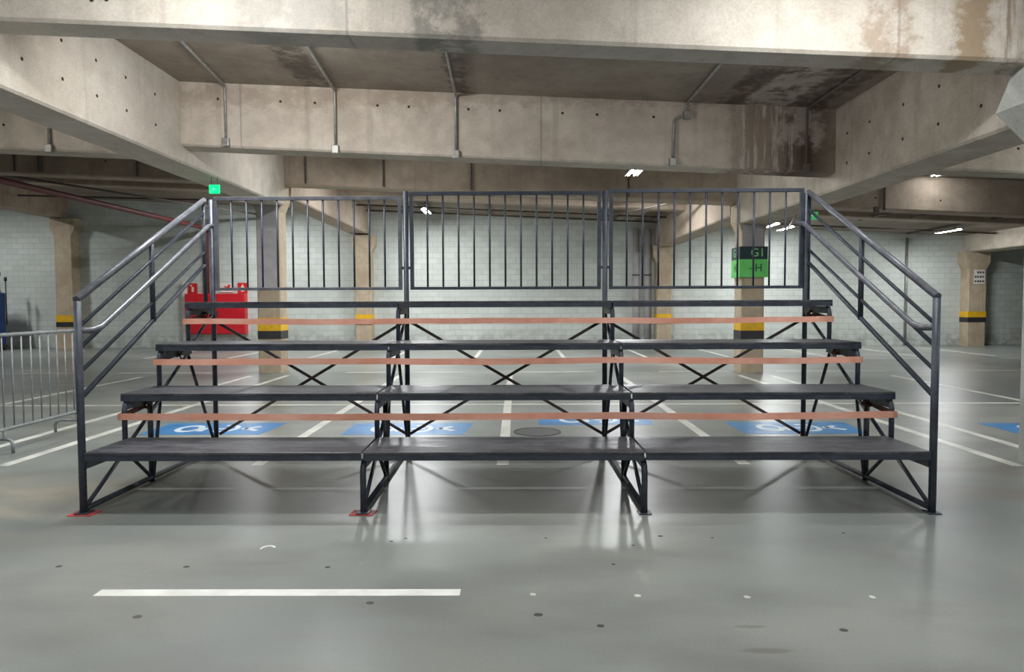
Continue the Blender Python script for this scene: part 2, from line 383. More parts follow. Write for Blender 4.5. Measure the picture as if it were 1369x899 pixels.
# ------------------------------------------------------------------ columns
def column(x0, x1, y0, y1, top, zt, zm, zb, label, cap=.13, mat=None, flip=1, band=True, grey=None):
    r = empty('concrete_column', ((x0+x1)/2, (y0+y1)/2, 0), label=label, cat='column')
    hx, hy = (x1-x0)/2, (y1-y0)/2
    mb = MB(); c = .02
    mb.prism([(-hx+c,-hy),(hx-c,-hy),(hx,-hy+c),(hx,hy-c),(hx-c,hy),(-hx+c,hy),(-hx,hy-c),(-hx,-hy+c)], 0, top, 'z')
    mb.build('shaft', mat or M['conc_col'], r)
    cp = MB()
    a, b = cap, .10
    vs = []
    for z, e in ((top-.62, 0.004), (top-.38, a), (top, a)):
        vs += [(-hx-e, -hy-.004, z), (hx+e, -hy-.004, z), (hx+e, hy+.004, z), (-hx-e, hy+.004, z)]
    fs = [(0,1,2,3), (8,9,10,11)]
    for k in (0, 4): fs += [(k+i, k+(i+1) % 4, k+4+(i+1) % 4, k+4+i) for i in range(4)]
    cp.add(vs, fs); cp.build('capital', mat or M['conc_col'], r)
    if band:
        e = .006
        MB().box(-hx-e, hx+e, -hy-e, hy+e, zm, zt).build('yellow_band', M['yellow'], r)['label'] = 'yellow painted band'
        MB().box(-hx-e, hx+e, -hy-e, hy+e, zb, zm).build('black_band', M['black'], r)['label'] = 'black painted band'
    if grey: MB().box(-hx+.02, hx-.02, -hy-.006, -hy+.01, grey[0], grey[1]).build('render_patch', M['pad_grey'], r)['label'] = 'smooth grey rendered face'
    return r
column(-6.03, -5.50, 16.72, 17.26, 4.40, 1.30, .99, .80, 'free standing concrete pillar seen through left section of the railing', .10, grey=(1.95, 4.3))
cr = column(5.16, 5.68, 16.50, 17.04, 3.86, 1.17, .97, .74, 'free standing concrete pillar carrying the G1 level sign', .10, grey=(2.9, 3.5))
column(-5.84, -5.26, 26.1, 26.6, 4.1, 1.22, .97, .84, 'slim wall pillar below the far girder, left of the middle railing section', .12)
column(5.10, 5.64, 26.1, 26.6, 3.68, 1.20, .97, .84, 'wall pillar below the far girder, left of the G1 pillar', .12)
column(-16.78, -16.14, 26.1, 26.6, 4.75, 1.23, .98, .80, 'wall pillar with yellow and black band behind the crowd barrier', .12)
cn = column(16.36, 17.0, 26.1, 26.6, 3.42, 1.25, 1.04, .86, 'wall pillar at far right with small paper notice', .12)
# notice pasted on the far right pillar
nt = empty('paper_notice', (16.72, 26.08, 2.5), label='small white notice with dark lettering pasted on the far right pillar', cat='notice')
MB().box(-.2, .2, -.006, 0, -.26, .26).build('sheet', M['sign_white'], nt)
pr = MB()
for k, z in enumerate((.16, .0, -.16)):
    for q in range(4):
        if (k, q) in ((0, 0),): continue
        pr.box(-.17+q*.09, -.17+q*.09+.055+.01*((q+k) % 2), -.009, -.006, z-.035, z+.035)
pr.build('lettering', M['sign_dark'], nt)
# near right column with its big corbel
ncr = empty('concrete_column', (5.42, 7.0, 0), label='pale concrete column with flared corbel cut by the right edge', cat='column')
MB().prism([(-.29,-.3),(.29,-.3),(.31,-.28),(.31,.3),(-.29,.3),(-.31,.28),(-.31,-.28)], 0, 3.7, 'z').build('shaft', M['conc_pale'], ncr)
cb = MB()
def lay(z, x, yf, yb): return [(-x, -yf, z), (x, -yf, z), (x, yb, z), (-x, yb, z)]
vs = lay(3.2, .312, .3, .3)+lay(3.52, .57, .42, .38)+lay(3.98, .57, .2, .055)
fs = [(0,1,2,3),(8,9,10,11)]
for k in (0, 4): fs += [(k+i, k+(i+1) % 4, k+4+(i+1) % 4, k+4+i) for i in range(4)]
cb.add(vs, fs).build('corbel', M['conc_pale'], ncr)
ncl = empty('concrete_column', (-5.73, 7.0, 0), label='pale concrete column just outside the left edge', cat='column')
MB().prism([(-.29,-.3),(.29,-.3),(.31,-.28),(.31,.3),(-.29,.3),(-.31,.28),(-.31,-.28)], 0, 4.2, 'z').build('shaft', M['conc_pale'], ncl)

# wall details: two grey tubes modelling dark vertical strips, pilaster strip
for x in (4.40, 4.83):
    r = empty('wall_strip', (x, 26.46, 0), label=('dark grey vertical strip on back wall, %s of the pair' % ('left' if x < 4.6 else 'right')), cat='pipe')
    MB().tube([(0,0,0),(0,0,4.3)], .12, 16).build('pipe', M['pad_grey'], r)
    for z in (1.0, 2.6): MB().ring((0,0), .118, .132, z, z+.05, n=16).build('clamp', M['conduit_dark'], r)
r = MB().box(-12.32, -12.2, 26.45, 26.62, 0, 2.45).build('wall_post', M['sign_white']); tag(r, 'thin pale post against the back wall at left side of the red cabinet', 'post')
r = MB().tube([(14.35, 26.55, 0), (14.35, 26.55, 3.95)], .045, 12).build('wall_conduit', M['conduit']); tag(r, 'thin vertical conduit on back wall left of the notice pillar', 'conduit')

# ------------------------------------------------------------------ G1 sign wrapped round the pillar
sg = empty('level_sign', (5.42, 16.77, 0), label='dark and green G1 level sign wrapped round the concrete pillar', cat='sign')
hx, hy = .32, .31
MB().box(-hx, hx, -hy, hy, 2.60, 2.89).build('dark_panel', M['sign_dark'], sg)
MB().box(-hx-.005, hx+.005, -hy-.005, hy+.005, 2.19, 2.60).build('green_panel', M['sign_green'], sg)
text_mesh('lettering', 'G1', .26, M['sign_green_txt'], sg, (.09, -hy-.003, 2.745), (PI/2, 0, 0))
text_mesh('side_lettering', 'G1', .26, M['sign_green_txt'], sg, (-hx-.003, 0, 2.745), (PI/2, 0, -PI/2))
text_mesh('arrow_lettering', '–H', .24, M['sign_dark_txt'], sg, (.05, -hy-.008, 2.40), (PI/2, 0, 0))
text_mesh('side_arrow_lettering', 'H', .24, M['sign_dark_txt'], sg, (-hx-.008, 0, 2.40), (PI/2, 0, -PI/2))

# ------------------------------------------------------------------ exit signs
def exit_sign(x, y, z, w, h, body, label, txt, up):
    r = empty('exit_sign', (x, y, z), label=label, cat='sign')
    MB().box(-w/2, w/2, -.02, .02, -h/2, h/2).build('panel', body, r, bevel=.006)
    text_mesh('pictogram', txt, h*.42, M['exit_txt'], r, (0, -.0215, 0), (PI/2, 0, 0), .001)
    for a in (-w*.3, w*.3): MB().tube([(a,0,h/2-.004),(a,0,up)], .006, 6).build('hanger', M['conduit_dark'], r)
exit_sign(-5.42, 13.0, 3.69, .185, .155, M['exit_on'], 'bright green lit exit sign hanging under the pale girder above left end of the railing', '←', .215)
exit_sign(6.72, 16.4, 3.57, .23, .18, M['exit_dim'], 'dim green exit sign seen past top of the right handrail', '→', 1.08)

# ------------------------------------------------------------------ fire cabinet and its signs
fc = empty('fire_hose_cabinet', (-11.05, 26.4, .51), label='large red fire hose cabinet on the back wall behind left side of the stand', cat='cabinet')
MB().box(-1.1, 1.1, -.1, .19, 0, 1.49).build('body', M['red'], fc, bevel=.01)
MB().box(-1.07, -.01, -.118, -.1, .03, 1.46).build('door', M['red'], fc, bevel=.005)
MB().box(.01, 1.07, -.118, -.1, .03, 1.46).build('door', M['red'], fc, bevel=.005)
for a in (-.1, .06): MB().box(a, a+.04, -.15, -.118, .65, .85).build('handle', M['dark_plastic'], fc)
def wall_sign(x, z, w, h, bg, kind, label):
    r = empty('safety_sign', (x, 26.58, z), label=label, cat='sign')
    MB().box(-w/2, w/2, -.012, 0, -h/2, h/2).build('panel', bg, r)
    p = MB()
    if kind == 'ext':
        p.prism([(-.06,-.13),(.06,-.13),(.06,.04),(.02,.09),(.02,.13),(-.02,.13),(-.02,.09),(-.06,.04)], -.012, -.016, 'y'); m = M['sign_white']
    elif kind == 'hose':
        p.box(-.04, .04, -.016, -.012, -.13, .05).prism([(-.04,.05),(-.12,.12),(-.02,.14)], -.012, -.016, 'y'); m = M['sign_white']
    else:
        p.prism([(-.16,-.1),(-.05,.0),(-.1,.08),(.02,.04),(.08,.12),(.16,.1),(.1,-.04),(.04,-.12),(-.04,-.06)], -.012, -.016, 'y'); m = M['sign_red']
    p.build('pictogram', m, r)
wall_sign(-11.97, 2.2, .34, .38, M['sign_red'], 'hose', 'red square sign with pale symbol above left end of the red cabinet')
wall_sign(-10.72, 2.22, .5, .34, M['sign_white'], 'flame', 'white sign with red flame symbol above the red cabinet')
wall_sign(-10.12, 2.21, .36, .38, M['sign_red'], 'ext', 'red square sign with white extinguisher above right end of the red cabinet')

# ------------------------------------------------------------------ pipes under the ceiling
def pipe(name, pts, r, mat, label, cat='conduit', boxes=(), group=None):
    ro = empty(name, pts[0], label=label, cat=cat, group=group)
    P = [Vector(p)-Vector(pts[0]) for p in pts]
    Q = [P[0]]
    for i in range(1, len(P)-1):        # rounded elbows
        a = (P[i-1]-P[i]); b = (P[i+1]-P[i]); rr = min(.08, a.length/3, b.length/3)
        for t in (0, .25, .5, .75, 1):
            A = P[i]+a.normalized()*rr; B = P[i]+b.normalized()*rr
            Q.append(A*(1-t)**2+P[i]*2*t*(1-t)+B*t*t)
    Q.append(P[-1])
    MB().tube(Q, r, 10).build('pipe', mat, ro)
    for bx in boxes:
        v = Vector(bx)-Vector(pts[0]); s = .055
        MB().box(v.x-s, v.x+s, v.y-s*.7, v.y+s*.7, v.z-s*1.2, v.z+s*1.2).build('junction_box', mat, ro, bevel=.01)
    return ro
sz = lambda x, z: z+SLOPE*x
pipe('wall_pipe', [(-11.0, 12.2, 4.28), (-11.0, 15.4, 4.28), (-11.2, 26.3, 4.36), (-11.36, 26.46, 4.3), (-11.36, 26.46, 2.0)], .075, M['red_dark'], 'long dark red fire pipe running to the red cabinet under the left ceiling', 'pipe')
for x, zb, lab in ((-4.62, 3.97, 'first grey conduit on the stained beam counting from the left girder'), (-2.87, 3.93, 'second grey conduit on the stained beam counting from the left girder'), (-.95, 3.93, 'third grey conduit on the stained beam counting from the left girder')):
    pipe('ceiling_conduit', [(x*.93, 8.6, sz(x, 4.885)), (x, 11.56, sz(x, 4.885)), (x, 11.56, sz(x, zb))], .022, M['conduit'], lab, boxes=[(x, 11.56, sz(x, zb+.02))])
pipe('ceiling_conduit', [(2.72, 8.8, sz(2.7,4.9)), (2.72, 11.56, sz(2.7, 4.9)), (2.72, 11.56, sz(2.7, 4.72)), (2.52, 11.56, sz(2.5, 4.66)), (2.5, 11.56, sz(2.5, 3.95))], .022, M['conduit'], 'cranked conduit on the stained beam left of the dark water stain', boxes=[(2.72, 11.56, sz(2.7, 4.72)), (2.5, 11.56, sz(2.5, 3.97))])
pipe('ceiling_conduit', [(4.6, 8.8, sz(4.6,4.9)), (4.62, 11.56, sz(4.6, 4.9)), (4.62, 11.56, sz(4.6, 3.95))], .02, M['conduit_dark'], 'dark conduit on the stained beam inside the water stain', boxes=[(4.62, 11.56, sz(4.62, 3.97))])
for x, lab in ((-4.85, 'dark conduit on brown beam behind left section of the railing'), (-3.05, 'dark conduit on brown beam at gap between left and middle railing sections'), (-1.02, 'dark conduit on brown beam behind middle section of the railing'), (2.6, 'dark conduit on brown beam below the small lit tube lamp'),
               (-11.6, 'dark conduit on left bay brown beam, nearest the left edge'), (-11.0, 'thick dark conduit on left bay brown beam, second from left edge'), (-8.75, 'bent conduit on left bay brown beam beside the pale girder')):
    pipe('ceiling_conduit', [(x, 16.2, sz(x, 4.88)), (x, 16.71, sz(x, 4.88)), (x, 16.71, sz(x, 4.18))], .022 if x != -11.0 else .05, M['conduit_dark'], lab)
pipe('ceiling_conduit', [(-7.45, 11.56, 5.0), (-7.45, 11.56, 4.12)], .022, M['conduit'], 'grey conduit on left bay beam near upper left corner', boxes=[(-7.45, 11.56, 4.12)])
pipe('ceiling_conduit', [(8.48, 14.6, 4.42), (8.48, 16.7, 4.42), (8.48, 16.7, 3.72)], .028, M['conduit_dark'], 'cranked dark conduit on right bay brown beam', boxes=[(8.3, 16.7, 3.74)])
for i, (pts, lab) in enumerate((
    ([(10.7, 19.6, 4.16), (10.7, 22.6, 4.16)], 'short conduit below the right bay ceiling, nearer the stand'),
    ([(11.8, 19.8, 4.12), (11.8, 22.6, 4.12)], 'short conduit below the right bay ceiling, further from the stand'),
    ([(14.25, 20.6, 4.1), (14.25, 26.4, 4.1)], 'long tray below the right bay ceiling carrying the slanting lit tube'),
    ([(5.8, 24.6, 4.4), (16.3, 24.6, 3.92)], 'thin cross conduit below the right bay ceiling near the back wall'),
    ([(-5.3, 24.0, 4.9), (5.0, 24.0, 4.44)], 'thin cross conduit below the middle bay ceiling near the back wall'),
    ([(-5.3, 25.6, 4.92), (5.0, 25.6, 4.46)], 'second thin cross conduit below the middle bay ceiling at the back wall'),
    ([(6.9, 17.4, 3.98), (9.4, 25.0, 4.16)], 'slanting conduit below the ceiling right of the G1 pillar'),
    ([(2.6, 22.9, 4.3), (5.0, 19.0, 4.42)], 'slanting conduit left of the far right girder'),
    ([(-16.3, 23.6, 5.2), (-6.2, 23.6, 4.9)], 'thin cross conduit below the left bay ceiling'),
    ([(-13.2, 17.6, 4.9), (-9.0, 26.3, 4.82)], 'slanting conduit bundle under the left bay ceiling'))):
    pipe('ceiling_conduit', pts, .03 if i != 2 else .04, M['conduit_dark'], lab)

# ------------------------------------------------------------------ tube lamps
def lamp(x, y, z, top, label, power, dark=False, tilt=.95):
    r = empty('tube_lamp', (x, y, z), label=label, cat='lamp', group=None)
    MB().prism([(-.13,0),(-.05,.06),(.05,.06),(.13,0),(.12,-.004),(.045,.045),(-.045,.045),(-.12,-.004)], -.62, .62, 'y').build('reflector', M['lamp_body'], r)
    for sx in (-.055, .055):
        MB().tube([(sx,-.6,.012),(sx,.6,.012)], .016, 8).build('tube', M['tube'] if not dark else M['lamp_body'], r)
    for a in (-.4, .4): MB().tube([(0,a,.058),(0,a,top)], .008, 6).build('hanger', M['conduit_dark'], r)
    if power:
        for sx in (-1, 1):      # each tube throws light down and out to its own side
            L = bpy.data.lights.new('tube_light', 'AREA'); L.shape = 'RECTANGLE'; L.size = .08; L.size_y = 1.2; L.energy = power*.72; L.color = (.97, .985, 1.0)
            o = bpy.data.objects.new('tube_light', L); C.objects.link(o); o.location = (sx*.06, 0, -.03); o.rotation_euler = (0, -sx*tilt, 0); o.parent = r
    return r
P = 110
def W(x, y, z, lab, p=P, across=False):
    r = lamp(x, y, z, max(.1, sz(x, 4.78 if y > 17 else 4.93)-z), lab, p, tilt=.28 if y > 18 else (.55 if y > 9 else .95))
    if across: r.rotation_euler = (0, 0, PI/2)
W(-8.62, 24.0, 4.96, 'lit tube lamp left of the free standing pillar in left railing section', 120)
W(-2.97, 24.0, 4.66, 'bright lit tube lamp seen through middle section of the railing', 115)
W(8.44, 24.0, 4.14, 'bright lit tube lamp right of the G1 sign', 100)
W(9.3, 25.0, 4.14, 'small lit tube lamp just right of the bright one beside the G1 pillar', 20)
W(14.25, 23.9, 3.92, 'slanting lit tube lamp at right above the handrail', 90)
W(2.26, 13.6, 4.10, 'lit tube lamp showing under the stained beam', 55)
W(-3.6, 14.6, 4.86, 'added tube lamp hidden behind the stained beam, left of centre', 40)  # unseen fill lamp, added to brighten the left pillar and brown beam
W(9.55, 16.0, 4.48, 'tiny lit tube lamp in the right bay above the conduit', 5)
W(3.0, 20.0, 4.6, 'tube lamp hidden behind the brown beam, right of centre', 150)
W(-3.2, 19.2, 4.85, 'tube lamp hidden behind the brown beam, left of centre', 150)
W(-18.8, 22.6, 5.3, 'tube lamp beyond the left edge near the wall', 130)
W(-3.1, 7.75, 4.66, 'tube lamp hidden above the front beam, left of centre', 170, True)
W(2.6, 7.75, 4.45, 'added weak tube lamp hidden above the front beam, right of centre', 22, True)  # weak unseen fill lamp, added where no fixture is known
W(9.4, 9.2, 4.4, 'tube lamp in the right bay beyond the right edge', 90)
W(-8.6, 8.0, 5.05, 'tube lamp in the left bay beyond the left edge', 100)
W(-2.6, 5.2, 4.7, 'tube lamp above the camera side of the front beam, left of centre', 74, True)
W(2.8, 5.2, 4.5, 'tube lamp above the camera side of the front beam, right of centre', 72, True)
W(-8.6, 4.2, 5.1, 'tube lamp on the camera side in the left bay', 90)
W(8.6, 4.2, 4.3, 'tube lamp on the camera side in the right bay', 90)
W(-3.0, -1.5, 4.9, 'tube lamp behind the camera, left of centre', 210)
W(3.0, -1.5, 4.7, 'tube lamp behind the camera, right of centre', 230)

# ------------------------------------------------------------------ painted floor
def line(x0, x1, y0, y1, label, mat='line_paint', group=None, z=.0016, sk=0.0):
    o = MB().prism([(x0, y0), (x1, y0), (x1+sk, y1), (x0+sk, y1)], 0.0002, z, 'z').build('painted_line', M[mat]); return tag(o, label, 'floor marking', group)
line(-2.37, -.32, 3.925, 4.015, 'single bright white line on the floor in front of the stand', 'white_paint')
for x, lab in ((-2.62, 'white bay line running back under left part of the stand'), (-.14, 'white bay line running back under middle of the stand'), (2.29, 'white bay line running back under right part of the stand')):
    line(x-.06, x+.06, 7.15, 11.40, lab); line(x-.06, x+.06, 11.5, 16.2, lab.replace('running back under', 'beyond the long cross line behind'))
line(-5.25, -5.13, 7.15, 11.40, 'inner white bay line left of the stand'); line(-6.0, -5.88, 7.9, 11.4, 'outer white bay line left of the stand below the barrier')
line(-8.43, -8.31, 11.6, 15.9, 'white bay line beyond the barrier feet')
line(-6.05, -5.93, 11.5, 16.1, 'white bay line ending beside base of the left free standing pillar'); line(-5.24, -5.12, 11.5, 16.2, 'white bay line seen through left end of the stand')
line(4.89, 5.01, 7.05, 11.40, 'inner white bay line right of the stand'); line(5.56, 5.68, 7.05, 11.4, 'outer white bay line right of the stand')
line(4.89, 5.01, 11.5, 15.9, 'white bay line ending at base of the G1 pillar'); line(5.56, 5.68, 11.5, 15.9, 'white bay line just right of the one ending at the G1 pillar')
line(8.2, 8.32, 11.6, 15.8, 'long white bay line at right behind the handrail')
line(-14, 16, 11.40, 11.50, 'long white cross line through all bays behind the stand')
for x0, x1, lab in ((-13.5, -10.4, 'dashed far cross line piece furthest left'), (-9.4, -7.2, 'dashed far cross line piece beside left end of the stand'), (-4.0, -1.25, 'dashed far cross line piece left of centre'), (-.1, 1.88, 'dashed far cross line piece right of centre'), (3.35, 5.0, 'dashed far cross line piece in front of the G1 pillar'), (6.1, 8.7, 'dashed far cross line piece right of the G1 pillar'), (10.2, 14.5, 'dashed far cross line piece furthest right')):
    line(x0, x1, 16.8, 16.9, lab)
for i, x in enumerate((-11.1, -8.6, -6.2, -3.7, -1.21, 1.41, 3.85, 6.3, 9.2, 11.9, 14.2)):
    o = line(x-.06, x+.06, 21.3, 25.4, 'short white bay line against the back wall, number %s from the left' % ('first','second','third','fourth','fifth','sixth','seventh','eighth','ninth','tenth','eleventh')[i])
line(9.6, 11.8, 20.45, 20.55, 'faint cross dash in front of the right wall bays'); line(13.8, 17.0, 20.4, 20.5, 'faint cross dash at right edge near the notice pillar')

def symbol(cx, cy, label):
    r = empty('disabled_parking_marking', (cx, cy, 0), label=label, cat='floor marking')
    MB().prism([(-.8,-.43),(.72,-.43),(.8,.43),(-.8,.43)], .0003, .0014, 'z').build('blue_field', M['blue_paint'], r)
    w = MB(); z0, z1 = .0015, .0026
    w.ring((-.34, 0), .1, .17, z0, z1, sy=1.5, n=28)                       # wheel
    w.ring((.12, 0), .12, .18, z0, z1, a0=-2.2, a1=2.0, sy=1.5, n=22)      # arc of the seated figure
    w.box(-.02, .2, -.05, .03, z0, z1).box(-.18, -.1, -.2, .05, z0, z1)
    w.disc((.38, 0, z0), .045, 'z', z1-z0, 14, 0, .07)
    w.prism([(.36,.02),(.52,.18),(.56,.13),(.47,0),(.6,-.12),(.55,-.18),(.38,-.03)], z0, z1, 'z')
    w.build('pictogram', M['sym_paint'], r)
symbol(-3.92, 9.28, 'blue disabled bay marking behind left end of the stand')
symbol(-1.38, 9.24, 'blue disabled bay marking seen between the two left support frames')
symbol(1.1, 9.92, 'blue disabled bay marking partly behind the right middle frame beyond the manhole')
symbol(3.62, 9.24, 'blue disabled bay marking behind right end of the stand')
symbol(6.95, 9.12, 'blue disabled bay marking cut by the right edge')
mh = empty('manhole_cover', (.26, 9.0, 0), label='round dark manhole cover on the floor behind middle of the stand', cat='manhole cover')
MB().disc((0,0,.0003), .27, 'z', .004, 40).build('lid', M['manhole'], mh)
MB().ring((0,0), .272, .30, .0003, .006, n=40).build('rim', M['spot'], mh)
for i, (x, y) in enumerate(((.09, 3.94), (.67, 3.92), (1.27, 3.90), (1.96, 3.90))):
    a = [(.3*math.cos(t)*.045*(.8+.4*random.random()), .32*math.sin(t)*.04*(.8+.4*random.random())) for t in [k*PI/4 for k in range(8)]]
    o = MB().prism([(x+p[0]*1.3, y+p[1]*1.6) for p in a], .0003, .0015, 'z').build('paint_fleck', M['line_paint'])
    tag(o, '%s small white fleck in the row on the floor in front of the stand' % ('faint leftmost', 'second', 'third', 'rightmost')[i], 'paint fleck')
rg = MB().ring((-1.66, 4.7), .035, .05, .0003, .0015, a0=.3, a1=3.4, n=16, sy=1.2).build('paint_fleck', M['white_paint']); tag(rg, 'small curled white scuff on the floor below left part of the stand', 'paint fleck')

# ------------------------------------------------------------------ the stand (bleacher)
BX, BY = -.099, 5.489
bl = empty('bleacher', (BX, BY, 0), -math.radians(.161), label='dark steel tiered spectator stand with four steps and back railing', cat='bleacher')
ZS = [.484, .861, 1.252, 1.648]; D = .606; DR = 2.428
FR = [(-3.27, -3.255), (-1.09, -1.115), (1.085, 1.068), (3.295, 3.262)]
def fx(i, y): a, b = FR[i]; return a+(b-a)*y/DR
for i in range(4):
    outer = i in (0, 3)
    fr = MB()
    X = lambda y: fx(i, y)
    pt = lambda y, z: (X(y), y, z)
    sf = empty('support_frame'); sf.parent = bl
    def T(name, a, b, r, mat=M['steel'], n=12):
        return MB().tube([pt(*a), pt(*b)], r, n).build(name, mat, sf)
    # front post, rear post
    if outer:
        MB().tube([pt(0, 0), pt(0, 1.655)], .028, 14).build('front_post', M['steel'], sf)
    else:
        MB().tube([pt(0, 0), pt(0, ZS[0]-.17), pt(.015, ZS[0]-.12), pt(.05, ZS[0]-.092), pt(.1, ZS[0]-.085)], .024, 12).build('front_post', M['steel'], sf)
    T('rear_post', (DR, 0), (DR, 2.85 if not outer else (2.77 if i == 0 else 2.81)), .028 if not outer else .026)
    T('middle_post', (1.03, 0), (1.03, ZS[1]-.12), .025)
    T('bottom_rail', (.0, .035), (DR, .035), .022)
    for k in range(4):
        y0 = k*D; y1 = DR if k == 3 else (k+1)*D
        b = MB().tube([pt(y0+(.02 if k else .03), ZS[k]-.102), pt(y1+.03 if k < 3 else y1, ZS[k]-.102)], 0, flat=(.035, .07)).build('step_bearer', M['steel'], sf)
        if k:   # short upright at each step front, bent into the bearer
            MB().tube([pt(y0+.0, ZS[k-1]-.07), pt(y0+.0, ZS[k]-.15), pt(y0+.015, ZS[k]-.1), pt(y0+.06, ZS[k]-.08)], .022, 12).build('step_post', M['steel'], sf)
    for a, b in (((.03,.05),(.57,ZS[0]-.13)), ((.62,ZS[0]-.13),(1.01,.05)), ((1.06,.05),(1.22,ZS[1]-.13)), ((.65,ZS[0]-.07),(1.2,ZS[1]-.13)),
                 ((1.26,ZS[1]-.05),(1.79,ZS[2]-.13)), ((2.40,.05),(1.79,ZS[2]-.13)), ((1.86,ZS[2]-.04),(2.39,ZS[3]-.14))):
        T('diagonal_strut', a, b, .0165, n=10)
    MB().box(X(0)-.05, X(0)+.05, -.05, .06, .006 if i < 2 else 0, .014 if i < 2 else .008).build('foot_plate', M['steel'], sf)
    MB().box(X(DR)-.05, X(DR)+.05, DR-.05, DR+.05, 0, .008).build('foot_plate', M['steel'], sf)
# step boards: three per tier
for k in range(4):
    y0 = k*D - (0.0 if k else .035); y1 = (k+1)*D if k < 3 else DR-.035
    for j in range(3):
        xa = lambda y, j=j: fx(j, y)+(.036 if j == 0 and k == 0 else (.008 if j else -.03))
        xb = lambda y, j=j: fx(j+1, y)-(.036 if j == 2 and k == 0 else (.008 if j < 2 else -.03))
        st = empty('step'); st.parent = bl
        mb = MB(); mb.prism([(xa(y0), y0), (xb(y0), y0), (xb(y1), y1), (xa(y1), y1)], ZS[k]-.022, ZS[k], 'z'); mb.build('board', M['tread'], st, bevel=.003)
        e = MB(); e.prism([(xa(y0), y0), (xb(y0), y0), (xb(y0), y0+.03), (xa(y0), y0+.03)], ZS[k]-.064, ZS[k]-.0225, 'z')
        e.prism([(xa(y1), y1-.03), (xb(y1), y1-.03), (xb(y1), y1-.002), (xa(y1), y1-.002)], ZS[k]-.064, ZS[k]-.0225, 'z')
        for xx in (.33, .66):
            xm = xa(0)*(1-xx)+xb(0)*xx; e.box(xm-.02, xm+.02, y0+.031, y1-.031, ZS[k]-.06, ZS[k]-.0225)
        e.build('edge_frame', M['steel'], st)
# cross braces behind
for j in range(3):
    a, b = fx(j, DR)+.02, fx(j+1, DR)-.02
    for s in (0, 1):
        z0, z1 = (1.43, .17) if s == 0 else (.17, 1.43)
        MB().tube([(a, DR+.03+.014*s, z0), (b, DR+.03+.014*s, z1)], 0, flat=(.01, .032)).build('cross_brace', M['steel_rusty'], bl)
# back railing panels
for j in range(3):
    a, b = fx(j, DR)+(.045 if j else .03), fx(j+1, DR)-(.045 if j < 2 else .03)
    zt = (2.80, 2.845, 2.865)[j]; zb = 1.775
    gp = empty('railing_panel'); gp.parent = bl
    q = .02
    MB().box(a, b, DR-q, DR+q, zt-.04, zt).box(a, b, DR-q, DR+q, zb, zb+.032).box(a, a+.04, DR-q, DR+q, zb+.032, zt-.04).box(b-.04, b, DR-q, DR+q, zb+.032, zt-.04).build('panel_frame', M['steel_worn_sheen'] if j == 0 else M['steel'], gp, bevel=.003)
    for n in range(11):
        x = a+.02+(b-a-.04)*(n+1)/12
        MB().tube([(x, DR, zb+.03), (x, DR, zt-.038)], .011, 8).build('bar', M['steel'], gp)
    for u in (a-.024, b+.024):
        for z in (2.0, 2.62): MB().box(u-.026, u+.026, DR-.015, DR+.015, z, z+.03).build('bracket', M['steel'], gp)
# sloping side rails
for s, i in ((-1, 0), (1, 3)):
    X = lambda y: fx(i, y)+s*(.085 if s < 0 else .03)*y/DR
    hr = empty('side_railing'); hr.parent = bl
    worn_sheen = M['steel_worn_sheen']
    R = lambda name, a, b, r, m: MB().tube([(X(a[0]), a[0], a[1]), (X(b[0]), b[0], b[1])], r, 12).build(name, m, hr)
    R('top_rail', (-.01, 1.665), (DR+.02, 2.825 if s > 0 else 2.77), .029, worn_sheen)
    R('rail', (0, 1.45), (DR, 2.63), .0155, M['steel'])
    R('rail', (0, 1.285), (DR, 2.44), .018, M['steel'])
    R('rail', (0, 1.10), (DR, 2.20), .0155, M['steel'])
    R('lower_rail', (0, .90), (DR, 2.06), .021, M['steel'])
    R('middle_post', (1.21, 1.46), (1.21, 2.235), .024, M['steel'])
    R('end_post', (DR+.005, 1.6), (DR+.005, 2.81 if s > 0 else 2.75), .022, M['steel'])
    # separate round grip fixed inside the rails, hooked at both ends
    xi = lambda y, o: X(y)-s*o
    MB().tube([(xi(.0,.0), .0, 1.43), (xi(.1,.05), .10, 1.425), (xi(.2,.07), .2, 1.45), (xi(.3,.075), .3, 1.50), (xi(1.3,.075), 1.3, 1.965), (xi(2.36,.075), 2.36, 2.47), (xi(2.46,.11), 2.46, 2.5)], .024, 12).build('grip_rail', worn_sheen, hr)

